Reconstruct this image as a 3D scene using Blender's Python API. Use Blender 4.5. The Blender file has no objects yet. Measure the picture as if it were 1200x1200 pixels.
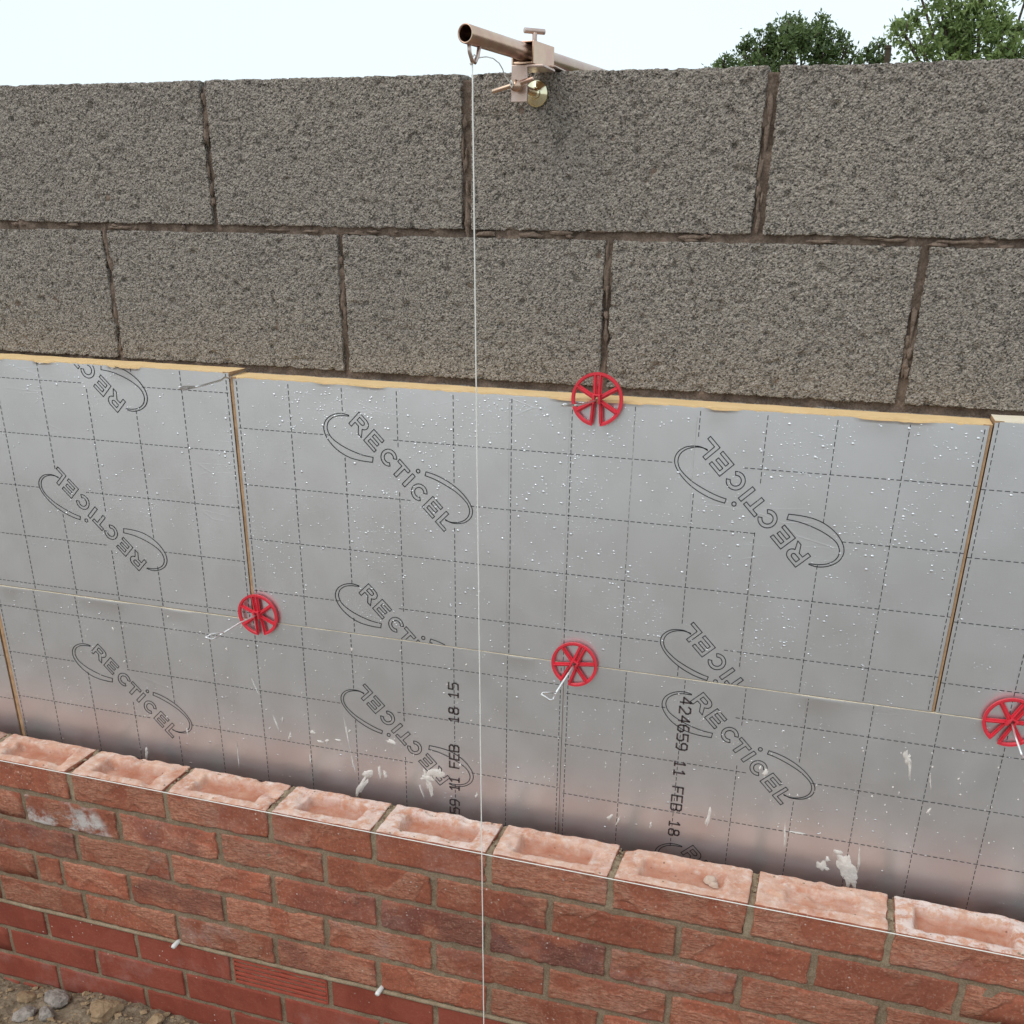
import bpy, math, random
from mathutils import Matrix, Vector, noise
R = math.radians
rnd = random.Random(7)
S = bpy.context.scene
COL = S.collection

# ------------------------------------------------------------------ camera
cd = bpy.data.cameras.new("camera"); cam = bpy.data.objects.new("camera", cd); COL.objects.link(cam)
rx = Vector((0.95258, 0.30401, 0.01264)).normalized()
fz = Vector((-0.27145, 0.86787, -0.41606)).normalized()
uy = rx.cross(fz).normalized(); rx = fz.cross(uy)
M = Matrix.Identity(4)
for i in range(3):
    M[i][0] = rx[i]; M[i][1] = uy[i]; M[i][2] = -fz[i]
M.translation = Vector((1.0021, -1.5807, 0.3438))
cam.matrix_world = M
cd.sensor_width = 36; cd.lens = 1195.8/1200*36; cd.shift_y = 200/1200
cd.clip_start = 0.05; cd.clip_end = 2000
S.camera = cam

# ------------------------------------------------------------------ sky, sun, exposure
W = bpy.data.worlds.new("World"); S.world = W; W.use_nodes = True
nt = W.node_tree; nt.nodes.clear()
sky = nt.nodes.new('ShaderNodeTexSky'); sky.sky_type = 'NISHITA'; sky.sun_disc = False
SUN_EL, SUN_AZ = 52, 215           # azimuth measured clockwise from +Y
sky.sun_elevation = R(SUN_EL); sky.sun_rotation = R(SUN_AZ); sky.dust_density = 3
b1 = nt.nodes.new('ShaderNodeBackground'); b1.inputs[1].default_value = 0.05
nt.links.new(sky.outputs[0], b1.inputs[0])
# the cloud layer of the overcast day
tc = nt.nodes.new('ShaderNodeTexCoord'); ns = nt.nodes.new('ShaderNodeTexNoise')
ns.inputs['Scale'].default_value = 1.6; ns.inputs['Detail'].default_value = 3
cr = nt.nodes.new('ShaderNodeValToRGB')
cr.color_ramp.elements[0].position = .25; cr.color_ramp.elements[0].color = (.74, .84, .90, 1)
cr.color_ramp.elements[1].position = .75; cr.color_ramp.elements[1].color = (.86, .94, .975, 1)
b2 = nt.nodes.new('ShaderNodeBackground'); b2.inputs[1].default_value = 1.0
ad = nt.nodes.new('ShaderNodeAddShader'); wo = nt.nodes.new('ShaderNodeOutputWorld')
nt.links.new(tc.outputs['Generated'], ns.inputs['Vector']); nt.links.new(ns.outputs[0], cr.inputs[0])
nt.links.new(cr.outputs[0], b2.inputs[0])
nt.links.new(b1.outputs[0], ad.inputs[0]); nt.links.new(b2.outputs[0], ad.inputs[1]); nt.links.new(ad.outputs[0], wo.inputs[0])

sl = bpy.data.lights.new("sun", 'SUN'); sl.energy = 0.7; sl.angle = R(45); sl.color = (1, .95, .88)
so = bpy.data.objects.new("sun", sl); COL.objects.link(so)
az, el = R(SUN_AZ), R(SUN_EL)
sd = Vector((math.sin(az)*math.cos(el), math.cos(az)*math.cos(el), math.sin(el)))
so.rotation_euler = sd.to_track_quat('Z', 'Y').to_euler(); so.location = sd*20
S.view_settings.view_transform = 'Standard'; S.view_settings.look = 'None'
S.view_settings.exposure = 0; S.view_settings.gamma = 1
S.render.engine = 'CYCLES'

# ------------------------------------------------------------------ measured planes (metres)
BY = 0.0626      # face of the block wall
BT = 0.1626      # back of the block wall
KY = -0.1409     # face of the brick wall
KB = -0.0400     # back of the brick wall
KZ = -0.6852     # top of the brick wall
GZ = -1.285      # ground

# ------------------------------------------------------------------ helpers
def mesh(name, V, F, mats, parent=None, smooth=True, fm=None, attr=None):
    me = bpy.data.meshes.new(name)
    me.from_pydata(V, [], F)
    if not isinstance(mats, (list, tuple)): mats = [mats]
    for m in mats: me.materials.append(m)
    if fm: me.polygons.foreach_set('material_index', fm)
    if smooth: me.polygons.foreach_set('use_smooth', [True]*len(F))
    if attr:
        for an, data in attr.items():
            a = me.attributes.new(an, 'FLOAT_VECTOR', 'POINT')
            flat = []
            for d in data: flat.extend(d)
            a.data.foreach_set('vector', flat)
    me.update()
    o = bpy.data.objects.new(name, me); COL.objects.link(o)
    if parent: o.parent = parent
    return o
def tag(o, label=None, cat=None, group=None, kind=None):
    if label: o['label'] = label
    if cat: o['category'] = cat
    if group: o['group'] = group
    if kind: o['kind'] = kind
    return o
def empty(name, loc=(0, 0, 0)):
    o = bpy.data.objects.new(name, None); o.location = loc; o.empty_display_size = .05
    COL.objects.link(o); return o
def put(o, parent):
    """parent at a non-zero place: keep world coordinates of the mesh"""
    o.parent = parent; o.matrix_parent_inverse = Matrix.Translation(-Vector(parent.location)); return o

class MB:
    def __init__(s): s.V = []; s.F = []
    def add(s, V, F):
        n = len(s.V); s.V += [tuple(v) for v in V]; s.F += [tuple(i+n for i in f) for f in F]
    def box(s, x0, x1, y0, y1, z0, z1, fr=None):
        V = [(x, y, z) for x in (x0, x1) for y in (y0, y1) for z in (z0, z1)]
        if fr: V = [fr(v) for v in V]
        s.add(V, [(0, 1, 3, 2), (4, 6, 7, 5), (0, 4, 5, 1), (2, 3, 7, 6), (0, 2, 6, 4), (1, 5, 7, 3)])
    def tube(s, pts, r, n=8, caps=True):
        pts = [Vector(p) for p in pts]; V = []; F = []
        up = None
        for i, p in enumerate(pts):
            t = (pts[min(i+1, len(pts)-1)]-pts[max(i-1, 0)]).normalized()
            if up is None: up = t.orthogonal().normalized()
            up = (up-t*up.dot(t))
            up = up.normalized() if up.length > 1e-6 else t.orthogonal().normalized()
            sd_ = t.cross(up)
            rr = r[i] if isinstance(r, (list, tuple)) else r
            for k in range(n):
                a = 2*math.pi*k/n; V.append(p+(up*math.cos(a)+sd_*math.sin(a))*rr)
        for i in range(len(pts)-1):
            for k in range(n):
                F.append((i*n+k, i*n+(k+1) % n, (i+1)*n+(k+1) % n, (i+1)*n+k))
        if caps: F.append(tuple(range(n-1, -1, -1))); F.append(tuple((len(pts)-1)*n+k for k in range(n)))
        s.add(V, F)
    def build(s, name, mat, parent=None, smooth=False): return mesh(name, s.V, s.F, mat, parent, smooth)

def bevel(o, w=.0008, seg=2):
    m = o.modifiers.new('bevel', 'BEVEL'); m.width = w; m.segments = seg; m.limit_method = 'ANGLE'
    return o

class N:
    """small node-tree helper"""
    def __init__(s, name):
        s.m = bpy.data.materials.new(name); s.m.use_nodes = True
        s.t = s.m.node_tree; s.b = s.t.nodes['Principled BSDF']; s.o = s.t.nodes['Material Output']
        s.co = s.t.nodes.new('ShaderNodeTexCoord').outputs['Object']
    def n(s, typ, **kw):
        x = s.t.nodes.new(typ)
        for k, v in kw.items(): setattr(x, k, v)
        return x
    def l(s, a, b): s.t.links.new(a, b)
    def scaled(s, v):
        mp = s.n('ShaderNodeMapping'); mp.inputs['Scale'].default_value = v; s.l(s.co, mp.inputs['Vector']); return mp.outputs[0]
    def noise(s, scale, detail=3, rough=.55, vec=None, dist=0):
        x = s.n('ShaderNodeTexNoise'); x.inputs['Scale'].default_value = scale; x.inputs['Detail'].default_value = detail
        x.inputs['Roughness'].default_value = rough; x.inputs['Distortion'].default_value = dist
        s.l(vec or s.co, x.inputs['Vector']); return x.outputs[0]
    def vor(s, scale, feature='F1', vec=None, out=0):
        x = s.n('ShaderNodeTexVoronoi', feature=feature); x.inputs['Scale'].default_value = scale
        s.l(vec or s.co, x.inputs['Vector']); return x.outputs[out]
    def ramp(s, fac, stops):
        x = s.n('ShaderNodeValToRGB'); e = x.color_ramp.elements
        while len(e) < len(stops): e.new(.5)
        for i, (p, c) in enumerate(stops):
            e[i].position = p; e[i].color = (c if isinstance(c, (tuple, list)) else (c, c, c)) + ((1,) if not isinstance(c, (tuple, list)) or len(c) == 3 else ())
        s.l(fac, x.inputs[0]); return x.outputs[0]
    def mix(s, fac, a, b, mode='MIX'):
        x = s.n('ShaderNodeMix', data_type='RGBA', blend_type=mode)
        for sock, v in ((x.inputs[0], fac), (x.inputs[6], a), (x.inputs[7], b)):
            if isinstance(v, (int, float)): sock.default_value = v
            elif isinstance(v, tuple): sock.default_value = v+(1,) if len(v) == 3 else v
            else: s.l(v, sock)
        return x.outputs[2]
    def math(s, op, a, b=0.0, clamp=False):
        x = s.n('ShaderNodeMath', operation=op, use_clamp=clamp)
        for sock, v in ((x.inputs[0], a), (x.inputs[1], b)):
            if isinstance(v, (int, float)): sock.default_value = v
            else: s.l(v, sock)
        return x.outputs[0]
    def bump(s, h, strength=.5, dist=.002, prev=None):
        x = s.n('ShaderNodeBump'); x.inputs['Strength'].default_value = strength; x.inputs['Distance'].default_value = dist
        s.l(h, x.inputs['Height'])
        if prev: s.l(prev, x.inputs['Normal'])
        s.l(x.outputs[0], s.b.inputs['Normal']); return x.outputs[0]
    def set(s, **kw):
        for k, v in kw.items():
            k = {'rough': 'Roughness', 'metal': 'Metallic', 'color': 'Base Color', 'trans': 'Transmission Weight', 'ior': 'IOR', 'spec': 'Specular IOR Level', 'aniso': 'Anisotropic'}[k]
            if isinstance(v, (int, float)): s.b.inputs[k].default_value = v
            elif isinstance(v, tuple): s.b.inputs[k].default_value = v+(1,)
            else: s.l(v, s.b.inputs[k])
        return s

# ------------------------------------------------------------------ materials
def m_block():
    a = N('aggregate_concrete')
    g = a.vor(380, out=1)                                  # each grain has its own stone colour
    sep = a.n('ShaderNodeSeparateColor'); a.l(g, sep.inputs[0])
    grain = a.ramp(sep.outputs[0], [(0, (.05, .044, .038)), (.17, (.10, .09, .078)), (.27, (.26, .235, .21)), (.75, (.36, .33, .295)), (1, (.50, .465, .42))])
    blot = a.ramp(a.noise(5, 4), [(.3, (.92, .87, .81)), (.7, (1.03, .97, .89))])
    c = a.mix(1.0, grain, blot, 'MULTIPLY')
    fine = a.noise(420, 2)
    c = a.mix(.30, c, a.ramp(fine, [(.38, (.10, .09, .08)), (.55, (.42, .385, .345))]))
    a.set(color=c, rough=.95, spec=.2)
    d = a.vor(330); n = a.bump(d, 1.0, .0016); 
    x = a.n('ShaderNodeMath', operation='MULTIPLY'); a.l(d, x.inputs[0]); x.inputs[1].default_value = -1
    a.bump(a.noise(230, 3), .8, .0016, a.bump(x.outputs[0], 1.0, .003))
    return a.m
def m_mortar(name, c0, c1, sc=60):
    a = N(name)
    c = a.mix(a.ramp(a.noise(sc, 5), [(.35, 0.0), (.65, 1.0)]), c0, c1)
    c = a.mix(.25, c, a.ramp(a.vor(500, out=1), [(0, (.05, .04, .03)), (1, (.5, .42, .34))]))
    a.set(color=c, rough=.95, spec=.15); a.bump(a.noise(260, 4), .7, .0015, a.bump(a.noise(45, 3), .6, .003)); return a.m
def m_brick(name, base, pale, dark, patch, creased):
    a = N(name)
    at = a.n('ShaderNodeAttribute', attribute_name='tint'); sp = a.n('ShaderNodeSeparateXYZ'); a.l(at.outputs['Vector'], sp.inputs[0])
    val, pur, blo = sp.outputs[0], sp.outputs[1], sp.outputs[2]
    vo = a.n('ShaderNodeAttribute', attribute_name='seed')
    ad_ = a.n('ShaderNodeVectorMath', operation='ADD'); a.l(a.co, ad_.inputs[0]); a.l(vo.outputs['Vector'], ad_.inputs[1]); v = ad_.outputs[0]
    m1 = a.ramp(a.noise(9, 3, .5, v, .6), [(.47, 0.0), (.54, 1.0)])
    m1 = a.math('MULTIPLY', m1, patch)
    mp = a.n('ShaderNodeMapping'); mp.inputs['Scale'].default_value = (44, 44, 130); a.l(v, mp.inputs[0])
    cre = a.noise(1, 5, .62, mp.outputs[0], 1.6)
    col = a.mix(a.ramp(a.noise(22, 4, .6, v), [(.3, 0.0), (.7, 1.0)]), base, dark)
    pc = a.mix(a.ramp(cre, [(.36, 0.0), (.62, 1.0)]), base, pale)
    col = a.mix(m1, col, pc)
    col = a.mix(a.math('MULTIPLY', a.ramp(a.noise(14, 3, .5, v), [(.42, 0.0), (.6, 1.0)]), pur), col, (.15, .052, .045))
    col = a.mix(a.ramp(a.noise(150, 3, .7, v), [(.40, .30 if creased else .08), (.6, 0.0)]), col, (.16, .05, .03))
    col = a.mix(a.ramp(a.noise(210, 2, .6, v), [(.56, 0.0), (.70, .40 if creased else .08)]), col, (.55, .33, .24))
    # dried cement bloom
    bm_ = a.ramp(a.noise(30, 6, .7, v), [(.42, 0.0), (.62, 1.0)])
    bm2 = a.ramp(a.noise(7, 1, .5, v), [(.45, 0.0), (.55, 1.0)])
    col = a.mix(a.math('MULTIPLY', a.math('MULTIPLY', bm_, bm2), blo, True), col, (.62, .56, .52))
    fl = a.ramp(a.vor(75, vec=v), [(.10, 1.0), (.14, 0.0)]); fl = a.math('MULTIPLY', fl, a.ramp(a.noise(11, 2, .5, v), [(.56, 0.0), (.62, 1.0)]))
    col = a.mix(a.math('MULTIPLY', fl, .8), col, (.62, .50, .44))
    vs = a.n('ShaderNodeHueSaturation'); a.l(col, vs.inputs['Color']); a.l(val, vs.inputs['Value'])
    a.set(color=vs.outputs[0], rough=.88, spec=.25)
    b = a.bump(a.noise(190, 5, .7, v), .9 if creased else .5, .0020 if creased else .001)
    if creased:
        h = a.math('MULTIPLY', cre, m1); a.bump(h, 1.0, .0055, b)
    return a.m
def m_bricktop():
    a = N('dusty_brick_bed')
    c = a.mix(a.ramp(a.noise(24, 5, .6), [(.35, 0.0), (.65, 1.0)]), (.52, .24, .15), (.65, .41, .30))
    c = a.mix(a.ramp(a.noise(60, 5, .7), [(.5, 0.0), (.72, 1.0)]), c, (.72, .58, .49))
    at = a.n('ShaderNodeAttribute', attribute_name='tint'); sp = a.n('ShaderNodeSeparateXYZ'); a.l(at.outputs['Vector'], sp.inputs[0])
    w = a.math('MULTIPLY', a.ramp(a.noise(38, 6, .75), [(.44, 0.0), (.54, 1.0)]), a.math('ADD', sp.outputs[2], .12), True)
    c = a.mix(w, c, (.78, .70, .66))
    c = a.mix(a.math('MULTIPLY', sp.outputs[1], a.ramp(a.noise(26, 4), [(.3, .45), (.65, .95)])), c, (.43, .175, .105))
    pits = a.ramp(a.vor(55), [(.07, 1.0), (.12, 0.0)]); pits = a.math('MULTIPLY', pits, a.ramp(a.noise(20), [(.5, 0.0), (.56, 1.0)]))
    c = a.mix(a.math('MULTIPLY', pits, .7), c, (.16, .09, .06))
    a.set(color=c, rough=.95, spec=.15); a.bump(a.noise(150, 5, .65), .8, .002, a.bump(a.noise(40, 3), .6, .004)); return a.m
FOIL_AXIS = 'X'
def m_foil():
    a = N('embossed_foil')
    bl = a.noise(3.5, 3, .5)
    a.set(color=a.ramp(bl, [(.3, (.73, .73, .74)), (.7, (.77, .77, .78))]), metal=a.ramp(a.noise(16, 5, .65), [(.35, 1.0), (.75, .90)]),
          rough=a.ramp(a.noise(9, 4, .6), [(.3, .34), (.7, .39)]))
    tg = a.n('ShaderNodeTangent', direction_type='RADIAL', axis=FOIL_AXIS); a.l(tg.outputs[0], a.b.inputs['Tangent']); a.set(aniso=.5)
    b = a.bump(a.noise(1, 3, .5, a.scaled((16, 16, 5))), .40, .0016)     # long soft ripples of the facing
    b = a.bump(a.noise(900, 1), .15, .0003, b)                    # embossing
    b = a.bump(a.noise(1, 2, .5, a.scaled((40, 40, 420))), .16, .0003, b)     # rolling marks
    scr = a.ramp(a.vor(1, 'DISTANCE_TO_EDGE', a.scaled((5, 5, 26))), [(.0, 1.0), (.012, 0.0)])    # handling creases
    scr = a.math('MULTIPLY', scr, a.ramp(a.noise(6, 3), [(.56, 0.0), (.64, 1.0)]))
    a.bump(scr, .13, .0008, b)
    return a.m
def m_plain(name, col, rough=.5, metal=0.0, bump=None, var=None):
    a = N(name); c = col
    if var: c = a.mix(a.ramp(a.noise(var[0], 4), [(.35, 0.0), (.65, 1.0)]), col, var[1])
    a.set(color=c, rough=rough, metal=metal)
    if bump: a.bump(a.noise(bump[0], 4), bump[1], bump[2])
    return a.m
MAT = dict(
    block=m_block(), bmort=m_mortar('brown_mortar', (.115, .075, .055), (.215, .150, .112)),
    kmort=m_mortar('khaki_mortar', (.175, .115, .062), (.26, .182, .112), 40),
    face=m_brick('handmade_red_brick', (.40, .132, .074), (.55, .255, .162), (.30, .088, .050), 1.0, True),
    smooth=m_brick('smooth_red_brick', (.265, .060, .036), (.31, .085, .055), (.21, .046, .029), .5, False),
    top=m_bricktop(), foil=m_foil(),
    foam=m_plain('yellow_foam', (.90, .64, .33), .9, 0, (90, .4, .002), (30, (.82, .57, .28))),
    foamshade=m_plain('shade_tinted_foam_edge', (.50, .315, .175), .95, 0, (90, .6, .003), (60, (.36, .22, .12))),  # same foam, browned in its colour to imitate shade inside the board gaps
    foamp=m_plain('pale_foam', (.90, .80, .62), .9, 0, (90, .4, .002)),
    ink=m_plain('grey_print', (.02, .02, .024), .6),
    ink2=m_plain('inkjet_print', (.07, .05, .048), .6),
    red=m_plain('red_plastic', (.74, .034, .058), .42, 0, (120, .25, .0006), (50, (.60, .03, .045))),
    wire=m_plain('steel_wire', (.86, .85, .83), .38, 1.0),
    zinc=m_plain('yellow_passivated_steel', (.62, .46, .33), .30, 1.0, (160, .3, .0006), (40, (.56, .36, .28))),
    zincp=m_plain('pinkish_plated_steel', (.62, .50, .44), .42, 1.0, (160, .3, .0006), (45, (.56, .42, .35))),
    brass=m_plain('brassy_plated_disc', (.80, .74, .50), .16, 1.0),
    dark=m_plain('dark_inside', (.02, .02, .02), .8),
    string=m_plain('white_cord', (.80, .78, .72), .8),
    peg=m_plain('white_plastic', (.72, .72, .68), .5),
    splash=m_plain('dried_mortar', (.58, .53, .48), .9, 0, (150, .8, .002), (60, (.74, .69, .63))),
)

# ------------------------------------------------------------------ ground
def ground_h(x, y):
    h = 0.0
    if abs(x) < 6 and abs(y) < 6:
        h = .020*noise.noise(Vector((x*4, y*4, 0))) + .014*noise.noise(Vector((x*13, y*13, 3))) + .009*noise.noise(Vector((x*38, y*38, 5)))
        h += .006*abs(noise.noise(Vector((x*90, y*90, 9))))
    if -2.2 < x < 1 and y < -.13:
        h += .022*math.exp(-((x+.28)/.28)**2) - .012*math.exp(-((x+.68)/.2)**2)
    return GZ + h
def lines(a, b, fa, fb, fine, coarse):
    out = []; v = a
    while v < b-1e-6:
        out.append(v)
        v += fine if fa-1e-6 <= v < fb else coarse
        if out[-1] < fa < v: v = fa
    out.append(b); return out
def grid_xy(xs, ys, h):
    V = [(x, y, h(x, y)) for y in ys for x in xs]; nx = len(xs)
    F = [(j*nx+i, j*nx+i+1, (j+1)*nx+i+1, (j+1)*nx+i) for j in range(len(ys)-1) for i in range(nx-1)]
    return V, F
def m_soil():
    a = N('site_soil')
    c = a.mix(a.ramp(a.noise(7, 6, .65), [(.35, 0.0), (.65, 1.0)]), (.17, .125, .080), (.33, .25, .165))
    sx = a.n('ShaderNodeSeparateXYZ'); a.l(a.co, sx.inputs[0])
    far = a.ramp(a.math('ADD', a.math('MULTIPLY', sx.outputs[1], -.5), a.math('MULTIPLY', a.noise(1.5, 4), .4)), [(.45, 0.0), (.62, 1.0)])
    c = a.mix(far, c, a.mix(a.noise(3, 5), (.225, .205, .185), (.31, .285, .26)))
    c = a.mix(a.ramp(a.math('ADD', a.math('MULTIPLY', sx.outputs[1], .05), a.math('MULTIPLY', a.noise(.6, 4), .3)), [(.42, 0.0), (.55, 1.0)]), c, a.mix(a.noise(2, 5), (.05, .075, .022), (.11, .14, .05)))
    c = a.mix(.4, c, a.ramp(a.vor(120, out=1), [(0, (.08, .06, .04)), (1, (.45, .37, .28))]))
    a.set(color=c, rough=1.0, spec=.1); a.bump(a.noise(110, 5, .7), 1.0, .006, a.bump(a.vor(70), .7, .006)); return a.m
MAT['soil'] = m_soil()
xs = [-600, -200, -60, -20, -8, -5] + lines(-3, 3.5, -.95, .15, .009, .06) + [5, 8, 20, 60, 200, 600]
ys = [-600, -200, -60, -20, -8, -5] + lines(-3, -.10, -.52, -.13, .009, .06) + [0, .3, 1, 3, 8, 20, 60, 200, 600]
V, F = grid_xy(xs, ys, ground_h)
tag(mesh('ground', V, F, MAT['soil']), kind='structure')

# ------------------------------------------------------------------ rough masonry units
def unit(V, F, FM, AT, x0, x1, y0, y1, z0, z1, sx, sy, sz, r, disp, top=None, mi=(0, 0), attr=None, hi=True):
    nx = max(2, round((x1-x0)/sx)); ny = max(2, round((y1-y0)/sy)); nz = max(2, round((z1-z0)/sz))
    idx = {}
    def v(i, j, k):
        key = (i, j, k); q = idx.get(key)
        if q is not None: return q
        x = x0+(x1-x0)*i/nx; y = y0+(y1-y0)*j/ny; z = z0+(z1-z0)*k/nz
        cx = min(max(x, x0+r), x1-r); cy = min(max(y, y0+r), y1-r); cz = min(max(z, z0+r), z1-r)
        d = Vector((x-cx, y-cy, z-cz))
        if d.length > 1e-9:
            d.normalize(); p = Vector((cx, cy, cz))+d*r
        else: p = Vector((x, y, z)); d = Vector((0, -1, 0))
        p = p+d*disp(p, d)
        if top and k == nz: p.z += top(p.x, p.y)
        idx[key] = len(V); V.append(p[:]); 
        if attr is not None: AT.append(attr(p) if callable(attr) else attr)
        return idx[key]
    for k in range(nz):
        for i in range(nx): F.append((v(i, 0, k), v(i+1, 0, k), v(i+1, 0, k+1), v(i, 0, k+1))); FM.append(mi[0])
    for k in (0, nz):
        for j in range(ny):
            for i in range(nx):
                q = (v(i, j, k), v(i+1, j, k), v(i+1, j+1, k), v(i, j+1, k))
                F.append(q if k else q[::-1]); FM.append(mi[1] if k else mi[0])
    for i in (0, nx):
        for j in range(ny):
            for k in range(nz):
                q = (v(i, j, k), v(i, j+1, k), v(i, j+1, k+1), v(i, j, k+1))
                F.append(q[::-1] if i == 0 else q); FM.append(mi[0])
    ring = [v(i, ny, 0) for i in range(nx+1)]+[v(nx, ny, k) for k in range(1, nz+1)]+[v(i, ny, nz) for i in range(nx-1, -1, -1)]+[v(0, ny, k) for k in range(nz-1, 0, -1)]
    F.append(tuple(ring[::-1])); FM.append(mi[0])

# ------------------------------------------------------------------ block wall
block_wall = tag(empty('block_wall', (0.4, BY, GZ)), 'wall of rough grey concrete blocks laid in brown mortar behind the foil boards', 'wall', kind='thing')
def bdisp(p, d):
    f = noise.voronoi(p*235)[0][0]
    low = noise.noise(p*9)*.0012
    pit = noise.noise(p*85)
    edge = noise.noise(p*55+Vector((7, 1, 2)))
    e = .0038*min(.14, .42-f)+low
    if pit > .30: e -= (pit-.30)*.012
    if abs(d.x)+abs(d.z) > .25: e += edge*.0013-.0002-.010*max(0, noise.noise(p*38+Vector((3, 9, 4)))-.32)
    return e
BV, BF, BM = [], [], []
def block(x0, x1, z0, z1, fine):
    s = .0023 if fine else .012
    dy = rnd.uniform(-.0012, .0012)
    unit(BV, BF, BM, None, x0, x1, BY+dy, BT, z0, z1, s, .008 if fine else .03, s, .0022, bdisp)
A = [(-.500, -.0515), (-.0425, .3965), (.4095, .8425), (.857, 1.292)]
for x0, x1 in A: block(x0, x1, .3225, .535, True)
B = [(-.71, -.2775), (-.2685, .1785), (.188, .6265), (.637, 1.0765), (1.087, 1.527)]
for x0, x1 in B: block(x0, x1, .0965, .3125, True)
for k in range(1, 5):
    block(-.500-.45*k, -.510-.45*(k-1), .3225, .535, False); block(.8475+.45*k, 1.2875+.45*k, .3225, .535, False)
    if k < 4: block(-.71-.45*k, -.72-.45*(k-1), .0965, .3125, False); block(1.537+.45*(k-1), 1.977+.45*(k-1), .0965, .3125, False)
z = .0865
for c in range(7):
    x = -2.28-(.225 if c % 2 else 0)
    while x < 3.1:
        block(max(x, -2.28), min(x+.44, 3.09), z-.215, z, False); x += .45
    z -= .225
mesh('concrete_blocks', BV, BF, MAT['block'], None, True).name = 'concrete_blocks'
put(bpy.data.objects['concrete_blocks'], block_wall)
# mortar: one core with an uneven recessed face
def core(name, x0, x1, yf, yb, z0, z1, step, zstep, mat, parent, amp, fq, zfine=None):
    nx = int((x1-x0)/step); zs = lines(z0, z1, zfine[0] if zfine else z0, zfine[1] if zfine else z1, zstep, .03)
    V = []; F = []; n = nx+1
    for z in zs:
        for i in range(n):
            x = x0+(x1-x0)*i/nx
            p = Vector((x, 0, z)); e = amp*(noise.noise(p*fq)+.5*noise.noise(p*fq*3.1)+.35*noise.noise(p*fq*8))
            V.append((x, yf-e, z))
    m = len(zs)
    for j in range(m-1):
        for i in range(nx): a = j*n+i; F.append((a, a+1, a+1+n, a+n))
    tf = len(V)
    V += [(x0, yb, z0), (x1, yb, z0), (x1, yb, z1), (x0, yb, z1)]
    F.append((tf+1, tf, tf+3, tf+2))
    F.append(tuple(range(n-1, -1, -1))+(tf, tf+1)); F.append(tuple((m-1)*n+i for i in range(n))+(tf+2, tf+3))
    F.append(tuple(j*n for j in range(m))+(tf+3, tf)); F.append(tuple(j*n+nx for j in range(m-1, -1, -1))+(tf+1, tf+2))
    return put(mesh(name, V, F, mat, None, True), parent)
core('brown_mortar', -2.27, 3.08, BY+.0085, BT-.008, -1.45, .527, .005, .004, MAT['bmort'], block_wall, .0075, 26, (.06, .527))

V = []; F = []
def lump(x, z, w, h, d_):
    k0 = len(V); n = 10; V.append((x, BY-d_, z))
    for rr, dd in ((.55, d_*.75), (1.0, -.004)):
        for k in range(n):
            a_ = 2*math.pi*k/n; e_ = 1+.8*noise.noise(Vector((math.cos(a_)*1.5+x*50, math.sin(a_)*1.5, z*60)))
            V.append((x+w*.5*rr*e_*math.cos(a_), BY-dd, z+h*.5*rr*e_*math.sin(a_)))
    for k in range(n):
        F.append((k0, k0+1+k, k0+1+(k+1) % n)); F.append((k0+1+k, k0+1+n+k, k0+1+n+(k+1) % n, k0+1+(k+1) % n))
r2 = random.Random(21)
for _ in range(46):
    x = r2.uniform(-.6, 1.5); lump(x, .3175+r2.gauss(0, .0025), r2.uniform(.006, .045), r2.uniform(.004, .009), r2.uniform(-.002, .0018))
for jx, z0_, z1_ in [(a[1]+.0048, .33, .52) for a in A[:3]]+[(b_[1]+.005, .11, .30) for b_ in B[:4]]:
    for _ in range(9): lump(jx+r2.gauss(0, .0022), r2.uniform(z0_, z1_), r2.uniform(.004, .009), r2.uniform(.008, .045), r2.uniform(-.003, .0012))
tag(put(mesh('squeezed_mortar', V, F, MAT['bmort'], None, True), block_wall), kind='stuff')

# ------------------------------------------------------------------ brick wall
brick_wall = tag(empty('brick_wall', (0.4, KY, GZ)), 'unfinished red brick wall in the foreground with open frogs along its top course', 'wall', kind='thing')
rows = {
 0: [-.61, -.385, -.158, .072, .288, .512, .734, .971, 1.192, 1.415],
 1: [-.513, -.280, -.047, .183, .406, .628, .858, 1.083, 1.312],
 2: [-.62, -.396, -.169, .066, .291, .512, .738, .969, 1.203, 1.43],
 3: [-.515, -.448, -.280, -.053, .175, .402, .626, .852, 1.08, 1.305],
 4: [-.628, -.405, -.173, .057, .284, .513, .730, .955, 1.18, 1.41],
 5: [-.745, -.521, -.286, -.054, .173, .403, .628, .853, 1.08, 1.305],
 6: [-.636, -.401, -.176, .060, .285, .51, .735, .96, 1.185, 1.41],
 7: [-.745, -.519, -.286, -.067, .16, .385, .61, .835, 1.06, 1.285],
 8: [-.636, -.401, -.176, .060, .285, .51, .735, .96, 1.185, 1.41]}
def kd(seed, rough, crease):
    sv = Vector((seed*3.7, seed*1.3, seed*2.1))
    def f(p, d):
        q = p+sv
        e = .0011*noise.noise(q*28)+.0006*noise.noise(q*95)
        if crease:
            m = noise.noise(q*11)
            if m > -.05:
                w = Vector((q.x*40, q.y*40, q.z*120)); w += Vector((0, 0, 1.5*noise.noise(q*26)))
                e += min(1, (m+.05)*6)*.0017*(1-2*abs(noise.noise(w)))*crease-.0006
        if abs(d.x)+abs(d.z) > .25: e += .0022*noise.noise(q*45)-.014*max(0, noise.noise(q*33+Vector((5, 0, 1)))-.28)
        return e*rough
    return f
FR = {0: (18, 0, 0), 1: (19, 0, 0), 2: (16, 0, .1), 3: (18, .002, .3), 4: (18, 0, .4), 5: (20, 0, .1), 6: (9, .004, 0), 7: (6, .008, .05), 8: (17, -.003, .5)}
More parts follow.
